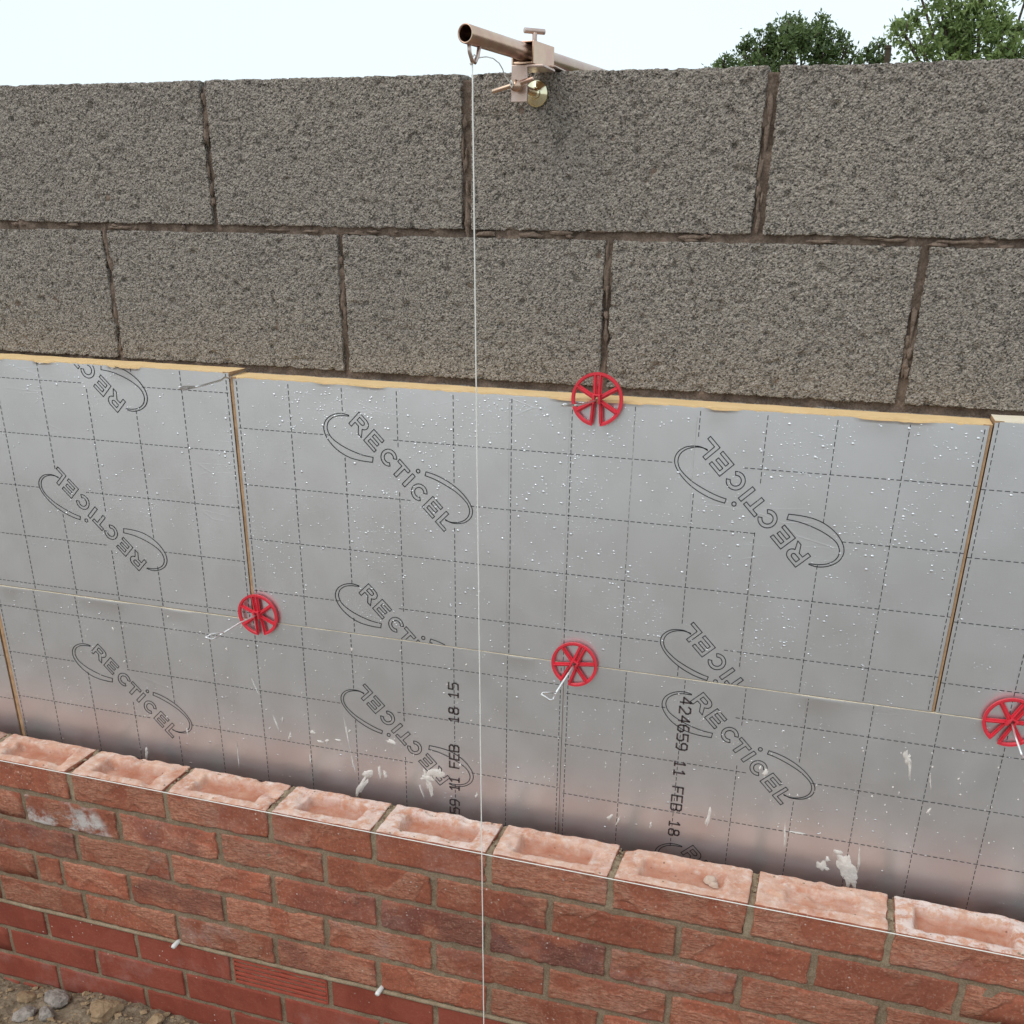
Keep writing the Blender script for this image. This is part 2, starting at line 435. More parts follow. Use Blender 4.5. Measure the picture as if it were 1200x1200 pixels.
data = {'f': ([], [], [], [], []), 's': ([], [], [], [], [])}
def brick(x0, x1, z0, z1, kind, fine, crs, i):
    V_, F_, M_, T_, _ = data[kind]
    seed = rnd.uniform(0, 9); s = .0038 if fine else .02
    val = rnd.uniform(.80, 1.14) if kind == 'f' else rnd.uniform(.88, 1.08)
    pur = rnd.choice([0, 0, 0, 0, .2, .5]) if kind == 'f' else 0
    blo = rnd.choice([0, 0, .08, .2])
    if kind == 's': blo = rnd.choice([0, 0, .08])
    cr = rnd.choice([.25, .8, 1, 1.1])
    if crs == 1 and abs(x0+.513) < .02: blo, pur, cr = 1.5, 0, .6
    if crs == 2 and .29 < x0 < .3: pur, val = .6, .9
    if crs == 2 and .51 < x0 < .53: pur, val = .75, .88
    if crs in (0,): val = rnd.uniform(.92, 1.05); cr = .3
    top = None; attr = (val, pur, blo)
    if crs == 0:
        dep, inset, w = FR.get(i, (13, 0, .1)) if fine else (13, 0, .1)
        blo = max(blo*.3, w); pur = 0
        g1, g2, g3, g4 = (rnd.uniform(-.004, .004) for _ in range(4)); dep *= rnd.uniform(.9, 1.15)
        a0, a1, b0, b1 = x0+.034+inset+g1, x1-.034-inset+g2, KY+.021+inset*.6+g3*.5, KB-.022-inset*.6+g4*.7
        def top(x, y):
            wob = .0022*noise.noise(Vector((x*40, y*40, seed)))
            u = min(x-a0, a1-x, )+wob; q = min(y-b0, b1-y)+wob*.6
            t = min(max(min(u/.009, q/.005), 0), 1); t = t*t*(3-2*t)
            lump = .0011*noise.noise(Vector((x*30, y*30, seed+4)))+.0009*noise.noise(Vector((x*90, y*90, seed+4)))
            return -dep*.001*t+lump
        _b = blo
        def attr(p):
            t = min(max(min((p.x-a0)/.011, (a1-p.x)/.011, (p.y-b0)/.0065, (b1-p.y)/.0065), 0), 1)
            return (val, t*min(1, dep/12), _b if p.z > KZ-.006 else min(_b, .12))
    dy = rnd.uniform(-.0012, .0012); rz = rnd.uniform(-.0008, .0008)
    n0 = len(V_)
    unit(V_, F_, M_, T_, x0, x1, KY+dy, KB, z0+rz, z1+rz, s, (.0032 if crs == 0 else .02) if fine else .03, s, .0028 if kind == 'f' else .002,
         kd(seed, 1 if kind == 'f' else .35, cr if kind == 'f' else 0), top, (0, 1 if crs == 0 else 0), attr)
    data[kind][4].extend([(seed, seed*.7, seed*1.9)]*(len(V_)-n0))
PZ = .076
for c in range(11):
    z1 = KZ-PZ*c; z0 = z1-.0655; kind = 'f' if c < 5 else 's'
    R_ = rows.get(c) or [v for v in rows[7 if c % 2 else 8]]
    if c >= 9: z1 = KZ-PZ*c
    for i in range(len(R_)-1):
        if c == 5 and abs(R_[i]+.054) < .001: continue
        brick(R_[i]+.0052, R_[i+1]-.0052, z0, z1, kind, c < 9, c, i)
    x = R_[0]
    while x > -2.1: brick(max(x-.225, -2.2)+.005, x-.005, z0, z1, kind, False, c, 99); x -= .225
    x = R_[-1]
    while x < 2.95: brick(x+.005, min(x+.225, 3.0)-.005, z0, z1, kind, False, c, 99); x += .225
for k, nm, mt in (('f', 'handmade_facing_bricks', [MAT['face'], MAT['top']]), ('s', 'smooth_red_bricks', [MAT['smooth']])):
    V_, F_, M_, T_, S_ = data[k]
    o = mesh(nm, V_, F_, mt, None, True, M_, {'tint': T_, 'seed': S_}); put(o, brick_wall)
core('khaki_mortar', -2.19, 2.99, KY+.0032, KB-.004, -1.52, KZ-.0685, .006, .005, MAT['kmort'], brick_wall, .0019, 30, (-1.33, -.7535))
# upright joints of the top course, standing a little proud and crumbly
MV, MF, MM = [], [], []
def jd(p, d): return .0020*noise.noise(p*60)+.0012*noise.noise(p*170)
allj = [x for x in rows[0]]+[-.835-.225*k for k in range(6)]+[1.64+.225*k for k in range(6)]
for j, x in enumerate(allj):
    dz = rnd.uniform(-.007, -.002)
    tp = (lambda j: (lambda x_, y_: .007*noise.noise(Vector((y_*42, j*3.1, x_*50)))+.003*noise.noise(Vector((y_*130, j, x_*90)))))(j)
    unit(MV, MF, MM, None, x-.0082, x+.0082, KY+.0035, KB-.002, KZ-.074, KZ+dz, .0028, .004, .005, .001, jd, tp)
m2 = m_mortar('joint_mortar', (.22, .155, .088), (.34, .26, .165), 40)
tag(put(mesh('upright_joints', MV, MF, m2, None, True), brick_wall), kind='stuff')
# squeezed bed joint above the smooth courses
mb = MB()
pts = [(-2.19+i*.02, KY+.0005-.0012*noise.noise(Vector((i*.3, 0, 0))), KZ-PZ*5+.0052+.0012*noise.noise(Vector((i*.21, 4, 0)))) for i in range(260)]
mb.tube(pts, .0046, 8); put(mb.build('squeezed_bed_joint', m2, None, True), brick_wall)
# air brick
mb = MB(); ax0, ax1, az1 = -.054+.0055, .173-.0055, KZ-PZ*5-.001; az0 = az1-.064
mb.box(ax0, ax1, KY+.013, KB, az0, az1)
mb.box(ax0, ax0+.003, KY, KY+.013, az0, az1); mb.box(ax1-.003, ax1, KY, KY+.013, az0, az1)
for k in range(6):
    zz = az0+.0001+k*.01145; mb.box(ax0+.003, ax1-.003, KY-.0010+.0006*(k % 2), KY+.013, zz, zz+.0062)
for k in range(1, 6):
    xx = ax0+k*(ax1-ax0-.004)/6; mb.box(xx, xx+.004, KY+.0040, KY+.0128, az0+.001, az1-.002)
MAT['air'] = m_plain('red_terracotta', (.38, .072, .040), .7, 0, (160, .5, .001), (50, (.31, .056, .032)))
air = put(mb.build('air_brick', MAT['air'], None), brick_wall); bevel(air, .0008)
air['label'] = 'ribbed red air brick'
for x, z_ in ((-.177, -1.0575), (.290, -1.0525)):
    mb = MB(); mb.tube([(x, KY+.01, z_), (x-.001, KY-.004, z_), (x-.0025, KY-.014, z_-.002), (x-.003, KY-.018, z_-.003)], [.0048, .0048, .0052, .0040], 12)
    put(mb.build('weep_tube', MAT['peg'], None, True), brick_wall)

def crumb(V, F, x, y, z, s_):
    k0 = len(V); q = Vector((rnd.uniform(0, 40), rnd.uniform(0, 40), 0)); n = 9
    for g_ in range(4):
        t_ = g_/4*math.pi/2
        for k in range(n):
            a_ = 2*math.pi*k/n; d_ = Vector((math.cos(t_)*math.cos(a_), math.cos(t_)*math.sin(a_), math.sin(t_)*.7)); e_ = s_*(1+.5*noise.noise(d_*2.2+q))
            V.append((x+d_.x*e_, y+d_.y*e_*.8, z+d_.z*e_))
    V.append((x, y, z+s_*.72))
    for g_ in range(3):
        for k in range(n): F.append((k0+g_*n+k, k0+g_*n+(k+1) % n, k0+(g_+1)*n+(k+1) % n, k0+(g_+1)*n+k))
    for k in range(n): F.append((k0+3*n+k, k0+3*n+(k+1) % n, k0+4*n))
V = []; F = []
for x in rows[0]:
    for _ in range(9):
        crumb(V, F, x+rnd.gauss(0, .007), rnd.uniform(KY+.008, KB-.004), KZ-.003, rnd.uniform(.0015, .0045))
for _ in range(70): crumb(V, F, rnd.uniform(-.6, 1.4), rnd.choice([rnd.uniform(KY+.004, KY+.018), rnd.uniform(KB-.018, KB-.003)]), KZ-.001, rnd.uniform(.0008, .0024))
tag(put(mesh('mortar_crumbs', V, F, m2, None, True), brick_wall), kind='stuff')
V = []; F = []; crumb(V, F, .897, -.088, KZ-.008, .013); crumb(V, F, .905, -.098, KZ-.008, .009)
put(mesh('mortar_dropping', V, F, m_plain('pale_mortar', (.56, .42, .33), .95, 0, (120, .8, .002)), None, True), brick_wall)

# ------------------------------------------------------------------ insulation boards
LOGO = []
def arc(cx, cy, rx_, ry_, a0, a1, n=18):
    return [(cx+rx_*math.cos(R(a0+(a1-a0)*i/n)), cy+ry_*math.sin(R(a0+(a1-a0)*i/n))) for i in range(n+1)]
def letterE(x): return [(x, 0), (x, 28), (x+25, 28), (x+25, 22.6), (x+6.4, 22.6), (x+6.4, 16.8), (x+23, 16.8), (x+23, 11.4), (x+6.4, 11.4), (x+6.4, 5.4), (x+26.3, 5.4), (x+26.3, 0)]
def letterC(cx): return arc(cx, 13.7, 14.4, 14.4, 38, 322, 26)+arc(cx, 13.7, 8.4, 8.4, 322, 38, 22)
LOGO.append([(-37, 0), (-37, 28.3), (-20, 28.3)]+arc(-19, 19.4, 10.4, 8.9, 80, -62, 12)+[(-5.7, 0), (-13.6, 0), (-22.3, 10.2), (-30.6, 10.2), (-30.6, 0)])
LOGO.append([(-30.6, 22.8), (-20.5, 22.8)]+arc(-20.5, 19.3, 3.6, 3.5, 90, -90, 8)+[(-30.6, 15.8)])
LOGO.append(letterE(0)); LOGO.append(letterC(50.2))
LOGO.append([(65, 27.3), (91, 27.3), (91, 21.8), (81.8, 21.8), (81.8, 0), (75.4, 0), (75.4, 21.8), (65, 21.8)])
LOGO.append([(96.8, 0), (96.8, 27.6), (103.4, 27.6), (103.4, 0)])
LOGO.append(arc(100.4, 38.4, 3.3, 3.3, 0, 345, 15))
LOGO.append(letterC(126.8)); LOGO.append(letterE(147.6))
LOGO.append([(181, 0), (181, 28.5), (187.3, 28.5), (187.3, 5.6), (203.4, 5.6), (203.4, 0)])
def spl(P, n=4):
    out = []
    for i in range(len(P)-1):
        p0, p1, p2, p3 = P[max(i-1, 0)], P[i], P[i+1], P[min(i+2, len(P)-1)]
        for k in range(n):
            t = k/n; out.append(tuple(.5*(2*p1[j]+(p2[j]-p0[j])*t+(2*p0[j]-5*p1[j]+4*p2[j]-p3[j])*t*t+(3*p1[j]-p0[j]-3*p2[j]+p3[j])*t**3) for j in (0, 1)))
    return out+[P[-1]]
LOGO.append(spl([(-46, 10), (-55, 4), (-62, -4), (-67, -14), (-69, -25), (-67, -35), (-60.5, -43.5), (-49, -49), (-32, -51), (-13, -48), (5, -40.5), (22, -28), (36, -15)])
            + spl([(31, -8), (15, -20.5), (-5, -31.5), (-24, -39), (-43, -42.5), (-56, -38.5), (-62.5, -31), (-64.2, -22), (-61.5, -11), (-54.5, -.5), (-45, 9)]))
LOGO.append(spl([(110.5, 48.5), (124, 57), (139, 64), (156, 69.5), (175, 72.5), (193, 72), (207, 68), (214.5, 61), (217.5, 52), (216, 40), (209.5, 29.5), (200.5, 21), (190, 17)])
            + spl([(192, 16.4), (201, 22.5), (208, 31), (212.5, 41), (213, 51), (209.5, 59), (203, 64.5), (192, 67.5), (172, 66), (154, 61), (138, 55), (124, 48.5), (114, 42.5)]))
HULL = [(-69, -25), (-46, -49), (-32, -51), (0, -43), (36, -15), (203, -2), (217, 40), (214, 62), (193, 73), (156, 71), (110, 52), (-20, 30), (-50, 8)]
def inside(pt, poly):
    c = False; j = len(poly)-1
    for i in range(len(poly)):
        if (poly[i][1] > pt[1]) != (poly[j][1] > pt[1]) and pt[0] < (poly[j][0]-poly[i][0])*(pt[1]-poly[i][1])/(poly[j][1]-poly[i][1])+poly[i][0]: c = not c
        j = i
    return c
GLY = {'4': [[(.75, 0), (.75, 1), (0, .3), (1, .3)]], '2': [[(0, .8), (.2, 1), (.8, 1), (1, .8), (1, .62), (0, 0), (1, 0)]],
       '6': [[(.9, 1), (.3, 1), (0, .7), (0, .2), (.2, 0), (.8, 0), (1, .2), (1, .4), (.8, .55), (0, .5)]],
       '5': [[(1, 1), (0, 1), (0, .55), (.8, .6), (1, .4), (1, .2), (.8, 0), (0, 0)]],
       '9': [[(.1, 0), (.7, 0), (1, .3), (1, .8), (.8, 1), (.2, 1), (0, .8), (0, .6), (.2, .45), (1, .5)]],
       '1': [[(.15, .78), (.5, 1), (.5, 0)], [(.15, 0), (.85, 0)]],
       '8': [[(.5, .52), (.1, .62), (.1, .9), (.3, 1), (.7, 1), (.9, .9), (.9, .62), (.5, .52), (0, .4), (0, .12), (.2, 0), (.8, 0), (1, .12), (1, .4), (.5, .52)]],
       'F': [[(0, 0), (0, 1), (1, 1)], [(0, .52), (.8, .52)]], 'E': [[(1, 0), (0, 0), (0, 1), (1, 1)], [(0, .52), (.8, .52)]],
       'B': [[(0, 0), (0, 1), (.75, 1), (1, .85), (1, .65), (.75, .52), (0, .52)], [(.75, .52), (1, .4), (1, .12), (.75, 0), (0, 0)]]}

class Print:
    """thin ink strips lying on a board's face, clipped to the board"""
    def __init__(s, rect, y): s.r = rect; s.y = y; s.V = []; s.F = []
    def seg(s, a, b, w, lift=.00025):
        d = (b[0]-a[0], b[1]-a[1]); L = math.hypot(*d)
        if L < 1e-6: return
        ux, uz = d[0]/L, d[1]/L; nx_, nz_ = -uz*w/2, ux*w/2
        n = max(1, int(L/.002))
        i0 = None
        for k in range(n):
            p = (a[0]+d[0]*k/n, a[1]+d[1]*k/n); q = (a[0]+d[0]*(k+1)/n, a[1]+d[1]*(k+1)/n)
            m = ((p[0]+q[0])/2, (p[1]+q[1])/2)
            ok = s.r[0]+.001 < m[0] < s.r[1]-.001 and s.r[2]+.001 < m[1] < s.r[3]-.003
            if ok and i0 is None: i0 = p
            if i0 is not None and (not ok or k == n-1):
                e = q if ok else p; j = len(s.V); y = s.y-lift
                s.V += [(i0[0]+nx_-ux*w*.3, y, i0[1]+nz_-uz*w*.3), (i0[0]-nx_-ux*w*.3, y, i0[1]-nz_-uz*w*.3), (e[0]-nx_+ux*w*.3, y, e[1]-nz_+uz*w*.3), (e[0]+nx_+ux*w*.3, y, e[1]+nz_+uz*w*.3)]
                s.F.append((j, j+1, j+2, j+3)); i0 = None
    def poly(s, P, w, close=True, lift=.00025):
        for i in range(len(P)-(0 if close else 1)): s.seg(P[i], P[(i+1) % len(P)], w, lift)

def board(rect, y, th, vx, hz, logos, texts, label, drops, seed, blobs=(), flecks=0, creases=(), foam='foam', lowdrop=False, torn=1.0, fe=(0, 0)):
    x0, x1, z0, z1 = rect
    r_ = random.Random(seed)
    b = tag(empty('insulation_board', ((x0+x1)/2, y, z0)), label, 'insulation board', 'foil faced insulation boards against the block wall')
    # foam: box with a slightly uneven top
    mb = MB(); n = max(2, int((x1-x0)/.012)); V = []; F = []; f0, f1 = x0-fe[0], x1+fe[1]
    for i in range(n+1):
        x = f0+(f1-f0)*i/n
        for (yy, zz) in ((y+.0016, z0), (y+.0016, z1+.0004*noise.noise(Vector((x*40, seed, 0)))), (y+th, z1+.0008*noise.noise(Vector((x*25, seed, 5)))), (y+th, z0)):
            V.append((x, yy, zz))
        if i:
            a = (i-1)*4
            F += [(a, a+4, a+5, a+1), (a+1, a+5, a+6, a+2), (a+2, a+6, a+7, a+3), (a+3, a+7, a+4, a)]
    F += [(0, 1, 2, 3), (n*4+3, n*4+2, n*4+1, n*4)]
    put(mesh('foam_core', V, F, [MAT[foam], MAT['foamshade']], None, False, sum(([1 if i_ in (0, n-1) else 0, 0, 0, 0] for i_ in range(n)), [])+[1, 1]), b)  # ends and end strips get the foam colour with gap shade painted in
    # foil facing: thin sheet whose top edge is a little torn
    nx = int((x1-x0)/.004); zs = [z0+(z1-z0)*k/12 for k in range(13)]
    zs = zs[:-1]+[z1-.008, z1-.004, z1]
    V = []; F = []
    for j, z in enumerate(zs):
        for i in range(nx+1):
            x = x0+(x1-x0)*i/nx; yy = y; zz = z
            t = noise.noise(Vector((x*70, seed*3.3, 1)))+.6*noise.noise(Vector((x*210, seed*3.3, 1)))
            if j == len(zs)-1:
                zz = z-.0002-torn*(.0010+.0024*max(0, t))
                cu = noise.noise(Vector((x*11, seed*2.1, 6)))
                if cu > .12: yy -= torn*.006*(cu-.12); zz -= torn*.003*min(1, (cu-.12)*6)
            if j == len(zs)-2 and noise.noise(Vector((x*11, seed*2.1, 6))) > .12: yy -= .002*(noise.noise(Vector((x*11, seed*2.1, 6)))-.12)
            yy -= .00035*noise.noise(Vector((x*7, z*9, seed)))
            V.append((x, yy, zz))
    m = nx+1
    for j in range(len(zs)-1):
        for i in range(nx): a = j*m+i; F.append((a, a+1, a+1+m, a+m))
    # raised creases of the facing
    for cx, cz0, cz1 in creases:
        k0 = len(V); K = 40
        for k in range(K+1):
            zz = cz0+(cz1-cz0)*k/K; xx = cx+.0018*noise.noise(Vector((zz*9, cx*5, 0))); w = .0011*(.5+abs(noise.noise(Vector((zz*30, cx, 3)))))
            V += [(xx-w, y+.0002, zz), (xx, y-.0011, zz), (xx+w, y+.0002, zz)]
            if k: a = k0+(k-1)*3; F += [(a, a+1, a+4, a+3), (a+1, a+2, a+5, a+4)]
    put(mesh('foil_facing', V, F, MAT['foil'], None, True), b)
    # print
    P = Print((x0, x1, z0, z1), y-.0003)
    LG = []
    for ox, oz, a in logos:
        c_, s_ = math.cos(R(a)), math.sin(R(a)); tr = lambda q: (ox+(q[0]*c_-q[1]*s_)*.001, oz+(q[0]*s_+q[1]*c_)*.001)
        for L in LOGO: P.poly([tr(q) for q in L], .0014)
        LG.append([tr(q) for q in HULL])
    def dash(ax, fixed, lo, hi):
        t = math.floor(lo/.0105)*.0105
        while t < hi:
            m_ = (fixed, t+.003) if ax == 'v' else (t+.003, fixed)
            if not any(inside(m_, H) for H in LG):
                P.seg(*(((fixed, t), (fixed, t+.0063)) if ax == 'v' else ((t, fixed), (t+.0063, fixed))), .0011)
            t += .0105
    for x in vx: dash('v', x, z0, z1)
    for z in hz: dash('h', z, x0, x1)
    fm = [0]*len(P.F)
    if texts:
        nf = len(P.F)
        for txt, tx, tz, dirn in texts:      # dirn +1 reads upwards, -1 downwards
            for i, ch in enumerate(txt):
                if ch == ' ': continue
                for st in GLY[ch]:
                    q = [(tx-dirn*(v-.5)*.0185, tz+dirn*(i*.0175+u*.0125)) for u, v in st]
                    P.poly(q, .0029, False, .0004)
        fm = [0]*nf+[1]*(len(P.F)-nf)
    put(mesh('printed_pattern', P.V, P.F, [MAT['ink'], MAT['ink2']], None, False, fm), b)
    # rain drops: small domes sitting on the foil
    V = []; F = []
    def dome(x, z, rx_, rz_, h, n=8, rg=3):
        k0 = len(V)
        for g in range(rg):
            t = g/rg*math.pi/2
            for k in range(n):
                a = 2*math.pi*k/n
                V.append((x+rx_*math.cos(t)*math.cos(a), y-.0004-h*math.sin(t), z+rz_*math.cos(t)*math.sin(a)-(.3*rz_*math.sin(t))))
        V.append((x, y-.0004-h, z-.3*rz_))
        for g in range(rg-1):
            for k in range(n): F.append((k0+g*n+k, k0+g*n+(k+1) % n, k0+(g+1)*n+(k+1) % n, k0+(g+1)*n+k))
        for k in range(n): F.append((k0+(rg-1)*n+k, k0+(rg-1)*n+(k+1) % n, k0+rg*n))
    cnt = 0; tries = 0
    while cnt < drops and tries < drops*30:
        tries += 1
        x = r_.uniform(x0+.003, x1-.003); z = r_.uniform(z0+.003, z1-.006)
        den = .5+.9*noise.noise(Vector((x*9, z*9, 2)))+.5*noise.noise(Vector((x*30, z*30, 8)))+(z-z1)*(.9 if not lowdrop else .5)
        if tries % 1 == 0 and r_.random() > den*1.3: continue
        q = min(.0022, .0006+r_.expovariate(1/.00045)); dome(x, z, q*r_.uniform(.95, 1.25), q*r_.uniform(.75, 1.0), q*r_.uniform(.22, .36)); cnt += 1
    if V: tag(put(mesh('water_droplets', V, F, MAT['water'], None, True), b), kind='stuff')
    # mortar splashes
    V = []; F = []
    def blob(x, z, w, h, slant=0, ragged=.45, sd_=0):
        k0 = len(V); n = 22; V.append((x, y-.0022, z))
        for rr in (.6, 1.0):
            for k in range(n):
                a = 2*math.pi*k/n; e = 1+ragged*1.5*noise.noise(Vector((math.cos(a)*1.9+sd_, math.sin(a)*1.9, x*37+z*11)))+ragged*noise.noise(Vector((a*3, sd_, x*90)))
                dx_ = w*.5*rr*e*math.cos(a); dz_ = h*.5*rr*e*math.sin(a)
                V.append((x+dx_+slant*dz_, y-(.0018 if rr < 1 else .0001), z+dz_))
        for k in range(n):
            F.append((k0, k0+1+k, k0+1+(k+1) % n)); F.append((k0+1+k, k0+1+n+k, k0+1+n+(k+1) % n, k0+1+(k+1) % n))
    for i, q in enumerate(blobs): blob(*q, sd_=i*1.7+seed)
    for i in range(flecks):
        x = r_.uniform(x0, x1); z = z0+.20+(z1-z0-.2)*r_.random()**1.6
        if z > z1-.01: continue
        q = .0008+r_.expovariate(1/.0008); blob(x, z, q, q*r_.uniform(.7, 2.2), r_.uniform(-.3, .3), .4, i)
    if V: tag(put(mesh('mortar_splash', V, F, MAT['splash'], None, True), b), kind='stuff')
    return b
a = N('rain_water'); a.set(color=(.78, .79, .80), metal=1.0, rough=.30); MAT['water'] = a.m

U = lambda x0, p, n: [x0+p*i for i in range(n)]
zt = lambda z0, p, n: [z0-p*i for i in range(n)]
board((-1.212, -.0105, -.3590, .0935), .0004, .056, U(-1.2135, .1005, 12)+[-.0165], zt(.0585, .1015, 5),
      [(-.2587, -.2446, 135), (-.2547, .0565, 135), (-.978, -.146, -45)], None,
      'upper left foil insulation board, left of the board gap above the leftmost red disc', 950, 1, foam='foam')
board((-.0025, 1.2015, -.3595, .0868), 0, .0525, U(.0035, .0995, 12)+[1.1965], zt(0, .1, 4),
      [(.2392, -.0041, -45.3), (.2412, -.3059, -45.5), (.9608, -.1010, 134.7), (.961, -.4026, 134.7)], None,
      'upper middle foil insulation board, full length, with the white cord passing before it', 2400, 2,
      fe=(.0062, .0042), creases=((.497, -.33, .08), (.5965, -.355, .07), (.70, -.2, .07), (.795, -.12, .07), (.90, -.33, -.12)))
board((1.2075, 2.41, -.3595, .0925), .0005, .058, [1.2128]+U(1.3128, .1005, 11), zt(-.004, .1015, 4),
      [(1.46, -.1, -45), (1.46, .2, -45)], None,
      'upper right foil insulation board with a paler foam edge, at the photo right edge', 800, 3, foam='foamp')
LZ = -1.25
board((-1.83, -.6265, -.815, -.3620), -.0004, .052, U(-1.826, .1005, 12), zt(-.42, .102, 4), [(-.95, -.6, 135)], None,
      'lower left corner foil insulation board, left of the brown board gap', 90, 4, (), 40, foam='foamp', torn=.15)
board((-.6125, .6024, -.815, -.3608), -.0010, .052, [-.607]+U(-.516, .1015, 11)+[.5975], [-.404, -.5085, -.612, -.715],
      [(-.3718, -.5067, -45.3), (.3606, -.6049, 134.4)],
      [('15', .396, -.461, 1), ('18', .396, -.511, 1), ('FEB', .396, -.607, 1), ('11', .396, -.657, 1), ('42659', .396, -.760, 1)],
      'lower middle foil insulation board with vertical date print and mortar splashes, between two red discs', 520, 5,
      ((.201, -.683, .014, .05, .5), (.214, -.655, .02, .02, .4), (.24, -.647, .006, .028), (.252, -.65, .007, .02), (.175, -.573, .003, .075, -.15), (.185, -.64, .003, .04, -.2),
       (.356, -.628, .034, .022, .2), (.343, -.655, .012, .055, -.25), (.338, -.64, .026, .014), (.328, -.672, .004, .03, -.3), (.268, -.575, .016, .01, -.6), (.10, -.582, .012, .008), (.155, -.59, .014, .003), (.05, -.6, .006, .004),
       (-.30, -.70, .006, .03, .2), (.02, -.575, .003, .03, -.3), (.048, -.60, .004, .022, .3), (.035, -.565, .003, .012, .2), (-.075, -.66, .002, .06, .05), (-.02, -.50, .002, .03, -.4), (.115, -.60, .014, .004), (.13, -.596, .01, .006, .5), (.44, -.66, .004, .014, .2), (.09, -.645, .003, .02), (-.19, -.63, .004, .016)), 190, lowdrop=True, foam='foamp', torn=.15, fe=(.010, 0))
board((.6035, 1.808, -.815, -.3608), -.0012, .052, [.611]+U(.7125, .1008, 11), [-.4185, -.5195, -.6215, -.7225],
      [(.8513, -.4263, -45.2), (.860, -.729, -45), (1.573, -.524, 135)],
      [('424659 11 FEB 18', .8176, -.3945, -1)],
      'lower right foil insulation board with downward date print and large mortar splash near the bricks', 560, 6,
      ((1.115, -.668, .034, .05, -.4), (1.128, -.695, .022, .03, -.3), (1.10, -.645, .016, .01, -.4), (1.08, -.679, .022, .020, -.3), (1.085, -.662, .008, .012), (1.135, -.65, .004, .05, -.1),
       (1.180, -.445, .012, .03, -.3), (1.187, -.465, .004, .035, -.15), (.876, -.618, .006, .04, .12), (1.228, -.536, .005, .012, .3), (1.221, -.481, .003, .03, -.2), (.963, -.513, .008, .016, .2),
       (1.009, -.63, .004, .045, -.1), (.70, -.655, .008, .012, .4), (.715, -.66, .004, .02, .3), (.775, -.655, .004, .014), (1.03, -.62, .03, .002)), 240,
      creases=((.6055, -.80, -.37), (1.013, -.44, -.365)), lowdrop=True, foam='foamp', torn=.15)

# ------------------------------------------------------------------ red retaining discs
def own(o, parent): o.parent = parent; return o
def disc(x, y, z, rot, label, tilt=0):
    b = tag(empty('retaining_disc', (x, y, z)), label, 'retaining disc', 'red plastic retaining discs on the wall ties')
    c_, s_ = math.cos(R(rot)), math.sin(R(rot))
    def fr(v):      # local: u right, w out of the wall, t up
        u, w, t = v; u2 = u*c_-t*s_; t2 = u*s_+t*c_
        return (u2, -w+u2*tilt, t2)
    mb = MB()
    # rim, broken by the slot at the bottom
    n = 72; ro, ri = .0405, .0352
    ks = [k for k in range(n+1)]; a0 = R(-90+9.0); a1 = R(270-9.0); V = []
    prof = [(ri, 0), (ri, .0032), (ri+.0016, .0046), (ro, .0046), (ro, 0)]
    for k in ks:
        a_ = a0+(a1-a0)*k/n
        for (rr, w) in prof: V.append(fr((rr*math.cos(a_), w, rr*math.sin(a_))))
    F = []
    for k in range(n):
        for q in range(5): F.append((k*5+q, k*5+(q+1) % 5, (k+1)*5+(q+1) % 5, (k+1)*5+q))
    F += [(4, 3, 2, 1, 0), tuple(n*5+q for q in range(5))]
    mb.add(V, F); own(mb.build('rim', MAT['red'], None, False), b)
    def bar(u0, t0, u1, t1, w, h, rib=True, hh=None):
        mb_ = MB(); d = Vector((u1-u0, t1-t0)); L = d.length; d /= L; nn = Vector((-d.y, d.x))
        def fr2(v): q = Vector((u0, t0))+d*v[0]+nn*v[2]; return fr((q.x, v[1], q.y))
        mb_.box(0, L, .0004, h, -w/2, w/2, fr2)
        if rib: mb_.box(0, L, h-.0002, h+.0035, -.0010, .0010, fr2)
        return mb_
    for a_ in (30, -30, 150, 210):
        ca, sa = math.cos(R(a_)), math.sin(R(a_))
        bevel(own(bar(.003*ca, .003*sa, .0365*ca, .0365*sa, .0074, .0026).build('spoke', MAT['red'], None), b), .0005)
    for s in (-1, 1):
        bevel(own(bar(s*.0034, .003, s*.0042, .0368, .0066, .0026).build('spoke', MAT['red'], None), b), .0005)
        bevel(own(bar(s*.0054, -.002, s*.0078, -.0362, .0062, .0026).build('spoke', MAT['red'], None), b), .0005)
    mb = MB()
    for s in (-1, 1): mb.box(s*.0046-.0018, s*.0046+.0018, .0003, .0105, -.006, .008, fr)
    mb.box(-.0064, .0064, .0005, .0085, .0055, .0085, fr)
    bevel(own(mb.build('hub', MAT['red'], None), b), .0006)
    return b
disc(.641, -.006, .0885, 0, 'red disc at the top edge of the boards, half over the concrete blocks', .0)
disc(.006, -.0045, -.3465, 6, 'leftmost red disc, at the foot of the brown gap between upper boards', .03)
disc(.622, -.005, -.3590, -23, 'red disc at the centre of the row joint, beside the triangular wire end')
disc(1.316, -.005, -.3560, -27, 'red disc cut off by the right edge of the photo')

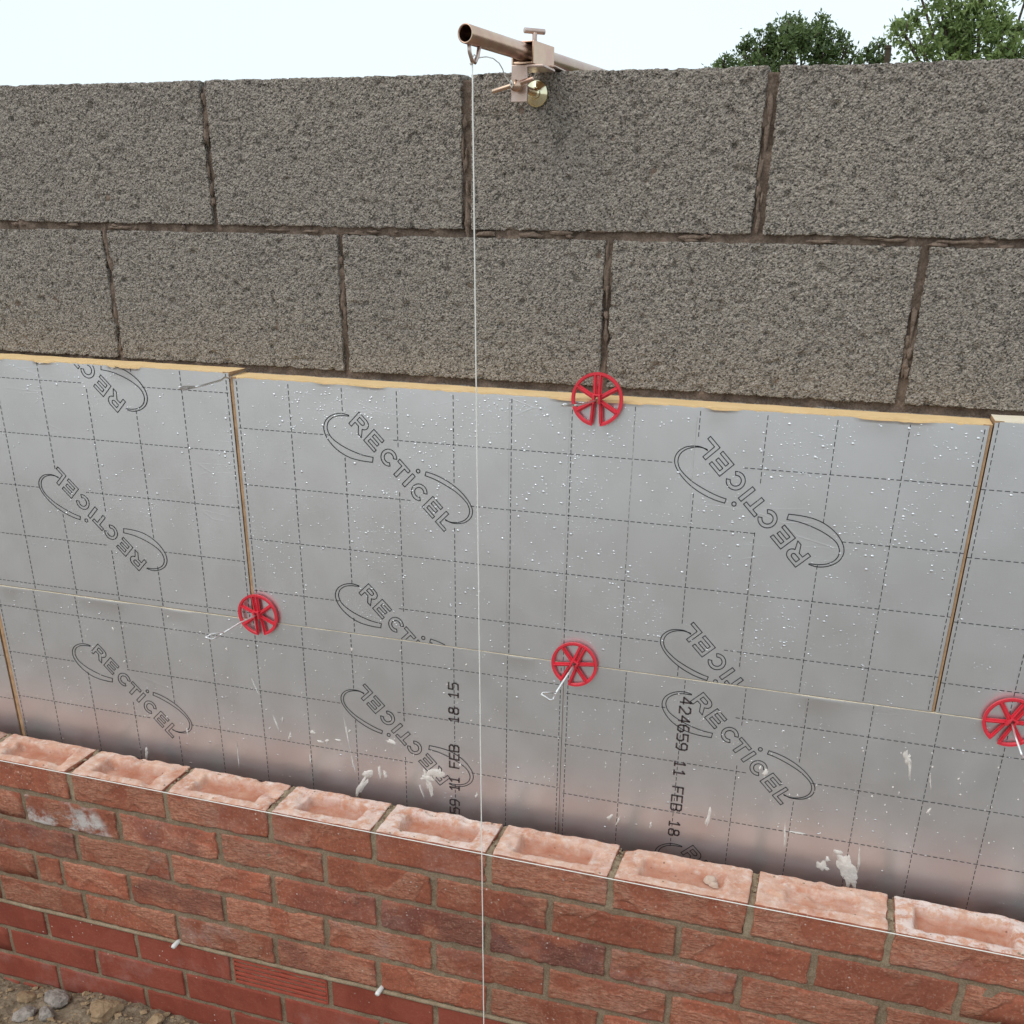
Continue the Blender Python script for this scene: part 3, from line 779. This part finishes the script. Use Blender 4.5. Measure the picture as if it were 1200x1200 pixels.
# ------------------------------------------------------------------ wall ties
def tie(pts, loop, label, r=.0016):
    b = tag(empty('wall_tie', pts[0]), label, 'wall tie', 'steel wire wall ties pushed out through the boards')
    mb = MB(); mb.tube(pts, r, 8); put(mb.build('shank', MAT['wire'], None, True), b)
    mb = MB(); mb.tube(loop, r, 8); put(mb.build('end_loop', MAT['wire'], None, True), b)
def px(u, v, Y):
    c = Vector((1.0021, -1.5807, .3438)); d = fz+rx*((u-600)/1195.8)-uy*((v-800)/1195.8); t = (Y-c.y)/d.y; return c+d*t
tie([(.640, .058, .086), (.640, -.02, .0885), px(681, 474, -.075), px(668, 475.5, -.105)], [px(668, 475.5, -.105), px(659, 475, -.13), px(661, 473.5, -.13), px(672, 474.5, -.1)],
    'short bent wire tie reaching left from the top red disc', .0015)
tie([(.004, .03, -.346), (.004, -.02, -.3455), px(281, 730, -.05), px(270, 737, -.09), px(258, 744, -.125)],
    [px(262, 741.5, -.115), px(247, 743.5, -.14), px(241, 747, -.155), px(248, 749.5, -.15), px(258, 744.5, -.125)],
    'wire tie with a narrow loop reaching down left from the leftmost red disc')
tie([(.6228, .03, -.359), (.6228, -.02, -.358), px(650, 814, -.135)],
    [px(650, 814, -.135), px(648, 819.5, -.15), px(644, 820.5, -.152), px(634, 813.5, -.155), px(636, 812, -.155), px(651, 811.5, -.13)],
    'wire tie ending in an open triangle below the central red disc')
tie([(1.3165, .03, -.356), (1.3165, -.018, -.355), (1.3168, -.05, -.357), px(1197.5, 885, -.12)],
    [px(1197.5, 885, -.12), px(1199, 888, -.13), px(1204, 888, -.14), px(1212, 881, -.14), px(1206, 879, -.12)],
    'wire tie hanging from the red disc at the right edge')
tie([(-.004, .058, .0915), px(268, 443, -.006), px(264, 442, -.012), px(259, 445.5, -.035), px(240, 451, -.085), px(225, 454.5, -.12)],
    [px(226, 454, -.12), px(218, 456.5, -.135), px(212, 455.5, -.15), px(209.5, 453, -.155), px(213, 453.3, -.15), px(228, 453.2, -.115)],
    'wire tie without a disc, above the gap between the upper left boards')

# ------------------------------------------------------------------ lines
mb = MB(); n = 60; P0 = px(553.5, 73, -.158); P1 = px(567, 1200, -.157)
P1 = P1+(P1-P0)*.11
mb.tube([P0+(P1-P0)*(i/n)+Vector((.0004*noise.noise(Vector((i*.7, 0, 0))), 0, 0)) for i in range(n+1)], .00105, 6)
plumb = mb.build('plumb_line', MAT['string'], None, True); tag(plumb, 'thin white cord hanging straight down from the open pipe end across boards and bricks', 'cord')
mb = MB(); mb.tube([(-2.2+i*.13, -.1465+.0002*math.sin(i), KZ-.0002) for i in range(41)], .0009, 6)
tag(mb.build('mason_line', MAT['string'], None, True), 'taut white builder line stretched along the front edge of the top brick course', 'cord')

# ------------------------------------------------------------------ pipe and clamp
ang = R(8.6); ax = Vector((math.sin(ang), math.cos(ang), 0)); rt = Vector((math.cos(ang), -math.sin(ang), 0)); E0 = Vector((.491, -.18, .5494))
def pf(v): return E0+rt*v[0]+ax*v[1]+Vector((0, 0, v[2]))
pipe = tag(empty('steel_pipe', E0), 'plated steel pipe pointing out over the block wall above the hanging cord', 'pipe')
V = []; F = []; n = 32; prof = [(.0090, .46), (.0090, .004), (.0093, .0), (.0105, .0), (.0110, .0008), (.0110, .46)]
for (rr, s) in prof:
    for k in range(n): a_ = 2*math.pi*k/n; V.append(pf((rr*math.cos(a_), s, rr*math.sin(a_))))
for j in range(len(prof)):
    for k in range(n): F.append((j*n+k, j*n+(k+1) % n, ((j+1) % 6)*n+(k+1) % n, ((j+1) % 6)*n+k))
put(mesh('tube', V, F, MAT['zinc'], None, True), pipe)
mb = MB(); mb.tube([pf((.0, .010, -.010)), pf((0, .012, -.019)), pf((.001, .017, -.028)), pf((.002, .022, -.029)), pf((.003, .028, -.021)), pf((.003, .032, -.0105))], .0026, 10)
put(mb.build('hook', MAT['zincp'], None, True), pipe)
clamp = tag(empty('wall_clamp', pf((0, .18, -.02))), 'pinkish plated screw clamp gripping the top of the block wall and holding the pipe', 'clamp')
mb = MB()   # square sleeve round the pipe: four plates, open ended
s0, s1 = .165, .233
mb.box(.0142, .0172, s0, s1, -.0150, .0128, pf); mb.box(-.0172, -.0142, s0, s1, -.0150, .0128, pf)
mb.box(-.0142, .0142, s0+.0003, s1-.0003, .0108, .0126, pf); mb.box(-.0142, .0142, s0+.0003, s1-.0003, -.0148, -.0118, pf)
bevel(put(mb.build('sleeve', MAT['zinc'], None), clamp), .0007)
mb = MB(); mb.tube([pf((.0, .203, .0120)), pf((.0, .203, .027))], .0034, 12); mb.tube([pf((-.011, .192, .029)), pf((.009, .216, .029))], .0036, 12)
bevel(put(mb.build('locking_screw', MAT['zincp'], None, True), clamp), .0004)
SX, SZ = .5135, .5065
mb = MB()
mb.box(SX-.0115, SX+.0115, -.024, -.019, SZ-.0185, .5330)            # hanging jaw
mb.box(SX-.0115, SX+.034, -.0235, .038, .5300, .5332)                # shelf under the sleeve
mb.box(SX-.0115, SX-.0085, -.019, .03, .518, .5298)                  # rib
bevel(put(mb.build('jaw', MAT['zincp'], None), clamp), .0008)
mb = MB(); mb.box(SX+.012, SX+.034, BT+.004, BT+.009, .45, .5362); mb.box(SX+.012, SX+.034, .038, BT+.009, .5364, .5388)
bevel(put(mb.build('back_jaw', MAT['zincp'], None), clamp), .0008)
mb = MB(); mb.tube([(SX, -.036, SZ), (SX, .052, SZ)], .0050, 16); mb.tube([(SX, -.042, SZ), (SX, -.030, SZ)], .0072, 16)
put(mb.build('screw', MAT['zinc'], None, True), clamp)
V = []; F = []; n = 40; prof = [(0, .048), (.0070, .048), (.0072, .052), (.0085, .054), (.0160, .0560), (.0176, .0585), (.0178, .0605), (0, .0608)]
for rr, yy in prof:
    for k in range(n): a_ = 2*math.pi*k/n; V.append((SX+.0005+rr*math.cos(a_), yy, SZ-.0005+rr*math.sin(a_)))
for j in range(len(prof)-1):
    for k in range(n): F.append((j*n+k, j*n+(k+1) % n, (j+1)*n+(k+1) % n, (j+1)*n+k))
put(mesh('pressure_pad', V, F, MAT['brass'], None, True), clamp)
mb = MB(); mb.tube([px(577, 107.5, -.038), px(625, 92, -.038)], .0029, 12)
bevel(put(mb.build('tommy_bar', MAT['zinc'], None, True), clamp), .0005)
# slack tail of the cord, from the hook to the tommy bar
C = [(555, 71), (562, 67.5), (570, 66.5), (578, 68.5), (585, 74), (589, 81), (592, 90), (596, 95.5), (600, 98)]
mb = MB(); mb.tube([px(u, v, -.158+(.115)*i/8) for i, (u, v) in enumerate(C)], .0008, 6)
mb.tube([px(599, 94, -.044), px(601, 98, -.044), px(600, 103, -.043), px(598, 99, -.042), px(599, 94, -.041)], .0010, 6)
mb.tube([px(553.5, 74, -.158), px(551.5, 70, -.16), px(556, 64, -.155), px(558, 66, -.150), px(554, 73, -.158)], .0009, 6)
mb.tube([px(551, 75.5, -.158), px(556, 71, -.158)], .0016, 6)
tag(mb.build('cord_tail', MAT['string'], None, True), 'loose curl of white cord looping from the pipe hook to the clamp handle', 'cord')

# ------------------------------------------------------------------ stones and clods at the foot of the brick wall
def rock(name, x, y, s, mat, sc=(1, .8, .6), lift=.25):
    import bmesh
    bm = bmesh.new(); bmesh.ops.create_icosphere(bm, subdivisions=3, radius=1)
    q = Vector((rnd.uniform(0, 50), rnd.uniform(0, 50), rnd.uniform(0, 50)))
    cuts = [(Vector((rnd.gauss(0, 1), rnd.gauss(0, 1), rnd.gauss(0, 1))).normalized(), rnd.uniform(.55, .85)) for _ in range(8)]
    for v in bm.verts:
        p = v.co.copy()
        for nn, dd in cuts:
            t = p.dot(nn)
            if t > dd: p -= nn*(t-dd)
        p *= 1+.16*noise.noise(p*2.4+q)+.06*noise.noise(p*7+q)
        v.co = Vector((p.x*sc[0], p.y*sc[1], p.z*sc[2]))*s
    me = bpy.data.meshes.new(name); bm.to_mesh(me); bm.free(); me.materials.append(mat)
    o = bpy.data.objects.new(name, me); COL.objects.link(o)
    o.location = (x, y, ground_h(x, y)+s*lift); o.rotation_euler = (rnd.uniform(-.3, .3), rnd.uniform(-.3, .3), rnd.uniform(0, 6)); return o
MAT['stone'] = m_plain('grey_stone', (.20, .17, .145), .95, 0, (110, 1.0, .007), (70, (.36, .31, .27)))
MAT['clod'] = m_plain('dry_clay', (.26, .17, .095), 1.0, 0, (80, 1.0, .006), (45, (.38, .27, .16)))
g = 'stones lying on the soil'
tag(rock('stone', -.492, -.185, .030, MAT['stone'], (1, .8, .7), .4), 'largest grey angular stone on the soil near the left edge', 'stone', g)
tag(rock('stone', -.475, -.235, .023, MAT['stone'], (1, .8, .8), .4), 'smaller grey stone just below the largest stone', 'stone', g)
tag(rock('stone', -.535, -.240, .028, MAT['stone'], (1, .9, .5), .3), 'flat greyish stone at the left edge of the photo', 'stone', g)
tag(rock('clay_clod', -.355, -.195, .040, MAT['clod'], (1, .8, .5), .2), 'broad flat brown clod of clay right of the stones', 'clod')
tag(rock('clay_clod', -.575, -.185, .026, MAT['clod'], (1, .8, .5), .2), 'brown clod of clay in the far left corner against the bricks', 'clod')
tag(rock('clay_clod', -.245, -.175, .022, MAT['clod'], (1, .8, .6), .2), 'small brown clod against the bricks at the bottom of the photo', 'clod')
V = []; F = []
for i in range(1500):
    x = rnd.uniform(-.95, .1); y = rnd.uniform(-.50, -.145); s = min(.011, .002+rnd.expovariate(1/.0026))
    z = ground_h(x, y)+s*.3; k0 = len(V)
    for (a_, b_, c_) in ((1, 0, 0), (-1, 0, 0), (0, 1, 0), (0, -1, 0), (0, 0, 1), (0, 0, -1), (.6, .6, .5), (-.6, -.5, .55)):
        j = lambda: rnd.uniform(.6, 1.15)
        V.append((x+a_*s*j(), y+b_*s*j(), z+c_*s*.7*j()))
    F += [tuple(k0+t for t in f) for f in ((0, 2, 6), (2, 4, 6), (4, 0, 6), (2, 1, 4), (1, 3, 7), (3, 4, 7), (4, 1, 7), (3, 0, 4), (2, 0, 5), (1, 2, 5), (3, 1, 5), (0, 3, 5))]
tag(mesh('gravel', V, F, MAT['clod'], None, False), 'crumbs of soil and grit scattered along the foot of the brick wall', 'gravel', kind='stuff')

# ------------------------------------------------------------------ trees far behind the wall
def m_leaf(name, c0, c1):
    a = N(name); at_ = a.n('ShaderNodeAttribute', attribute_name='tint'); sp = a.n('ShaderNodeSeparateXYZ'); a.l(at_.outputs['Vector'], sp.inputs[0])
    a.set(color=a.mix(sp.outputs[0], c0, c1), rough=.6)
    tr = a.n('ShaderNodeBsdfTranslucent'); a.l(a.mix(sp.outputs[0], c0, c1), tr.inputs[0]); mx = a.n('ShaderNodeMixShader'); mx.inputs[0].default_value = .35
    a.l(a.b.outputs[0], mx.inputs[1]); a.l(tr.outputs[0], mx.inputs[2]); a.l(mx.outputs[0], a.o.inputs[0]); return a.m
bark = m_plain('bark', (.09, .07, .05), .95, 0, (12, .8, .02))
def tree(x, y, trunk_h, blobs, nleaf, label, mat, seed, size=.085, sparse=()):
    r_ = random.Random(seed); b = tag(empty('broadleaf_tree', (x, y, GZ)), label, 'tree', 'trees beyond the block wall')
    mb = MB(); top_ = GZ+trunk_h
    mb.tube([(x, y, GZ-.1), (x+.05, y, GZ+trunk_h*.5), (x+.12, y+.1, top_)], [.2, .15, .10], 10)
    V = []; F = []; T = []
    for (bx, by, bz, br) in blobs:
        c = Vector((bx, by, bz)); s = Vector((x+.12, y+.1, top_-trunk_h*.15)); mid = (s+c)/2+Vector((0, 0, -.15))
        mb.tube([s, mid, c, c+Vector((r_.uniform(-.2, .2), 0, br*.9))], [.07, .045, .022, .006], 6)
        for t in range(5):
            d = Vector((r_.gauss(0, 1), r_.gauss(0, 1), r_.gauss(.4, 1))).normalized()*br*.95; mb.tube([c-d*.2, c+d*.5, c+d], [.02, .012, .004], 5)
    tot = sum(q[3]**2 for q in blobs)
    for (bx, by, bz, br) in blobs:
        c = Vector((bx, by, bz)); ncl = max(6, int(26*br**1.6/.35))
        cl = []
        for _ in range(ncl):
            d = Vector((r_.gauss(0, 1), r_.gauss(0, 1), r_.gauss(.15, 1))).normalized()*br*r_.uniform(.35, 1.05); cl.append((c+d, r_.uniform(.08, .22), r_.random()))
        for _ in range(int(nleaf*br*br/tot)):
            cc, cr, cv = r_.choice(cl); p = cc+Vector((r_.gauss(0, 1), r_.gauss(0, 1), r_.gauss(0, .8)))*cr*.62
            u = Vector((r_.gauss(0, 1), r_.gauss(0, 1), r_.gauss(0, 1))).normalized(); w = u.orthogonal().normalized(); w = (w*math.cos(3*cv+p.x*40)+u.cross(w)*math.sin(3*cv+p.x*40))
            s = size*r_.uniform(.6, 1.1); k = len(V); V += [p-u*s, p+w*s*.42, p+u*s, p-w*s*.42]; F.append((k, k+1, k+2, k+3))
            tv = min(1, max(0, cv*.6+r_.random()*.4)); T += [(tv, 0, 0)]*4
    put(mb.build('trunk', bark, None, True), b)
    put(mesh('crown', [tuple(v) for v in V], F, mat, None, False, None, {'tint': T}), b)
leafA = m_leaf('dark_green_leaves', (.065, .105, .035), (.18, .25, .085)); leafB = m_leaf('fresh_green_leaves', (.11, .18, .05), (.33, .42, .15))
D = 28.0
def tp(u, v, y=D): q = px(u, v, y); return (q.x, y, q.z)
bl = []
for (u, v, rr) in ((850, 78, .30), (872, 66, .42), (893, 56, .45), (918, 52, .5), (905, 75, .5), (940, 62, .55), (930, 38, .28), (958, 45, .38), (975, 55, .38), (990, 62, .22), (965, 75, .35), (1000, 66, .15), (925, 24, .10), (962, 25, .16), (885, 90, .5), (930, 110, .6)):
    q = tp(u, v); bl.append((q[0], q[1]+rnd.uniform(-.6, .6), q[2], rr))
tree(-.9, D, 3.6, bl, 9500, 'low rounded dark green tree showing above the wall left of the taller tree', leafA, 11, .07)
bl = []
for (u, v, rr) in ((1060, 45, .30), (1075, 20, .30), (1080, 62, .4), (1100, 5, .35), (1110, 35, .42), (1135, 10, .55), (1140, 45, .6), (1165, 25, .5), (1170, 58, .5), (1190, 65, .35), (1120, 70, .5), (1150, -25, .6), (1110, -35, .5), (1200, 0, .18), (1195, 35, .2), (1075, -10, .25), (1052, 30, .13), (1230, 40, .4), (1140, 100, .9)):
    q = tp(u, v, 27); bl.append((q[0], q[1]+rnd.uniform(-.6, .6), q[2], rr))
tree(3.0, 27, 3.8, bl, 9500, 'taller lighter green tree rising out of the top right corner', leafB, 12, .08)
bl = []
for (u, v, rr) in ((1018, 62, .16), (1030, 56, .16), (1036, 68, .16), (1024, 74, .2), (1010, 74, .2), (990, 78, .2)):
    q = tp(u, v, 30); bl.append((q[0], q[1], q[2], rr))
tree(1.0, 30, 3.6, bl, 900, 'small sparse tree top between the two bigger trees', leafA, 13, .07)
mb = MB(); q = tp(1041, 60, 29); mb.box(q[0]-.07, q[0]+.07, 28.93, 29.07, GZ, q[2]+.05); mb.box(q[0]-.10, q[0]+.06, 28.91, 29.09, q[2]+.05, q[2]+.12)
tag(mb.build('timber_post', bark, None), 'dark post top peeping over the wall beside the taller tree', 'post')
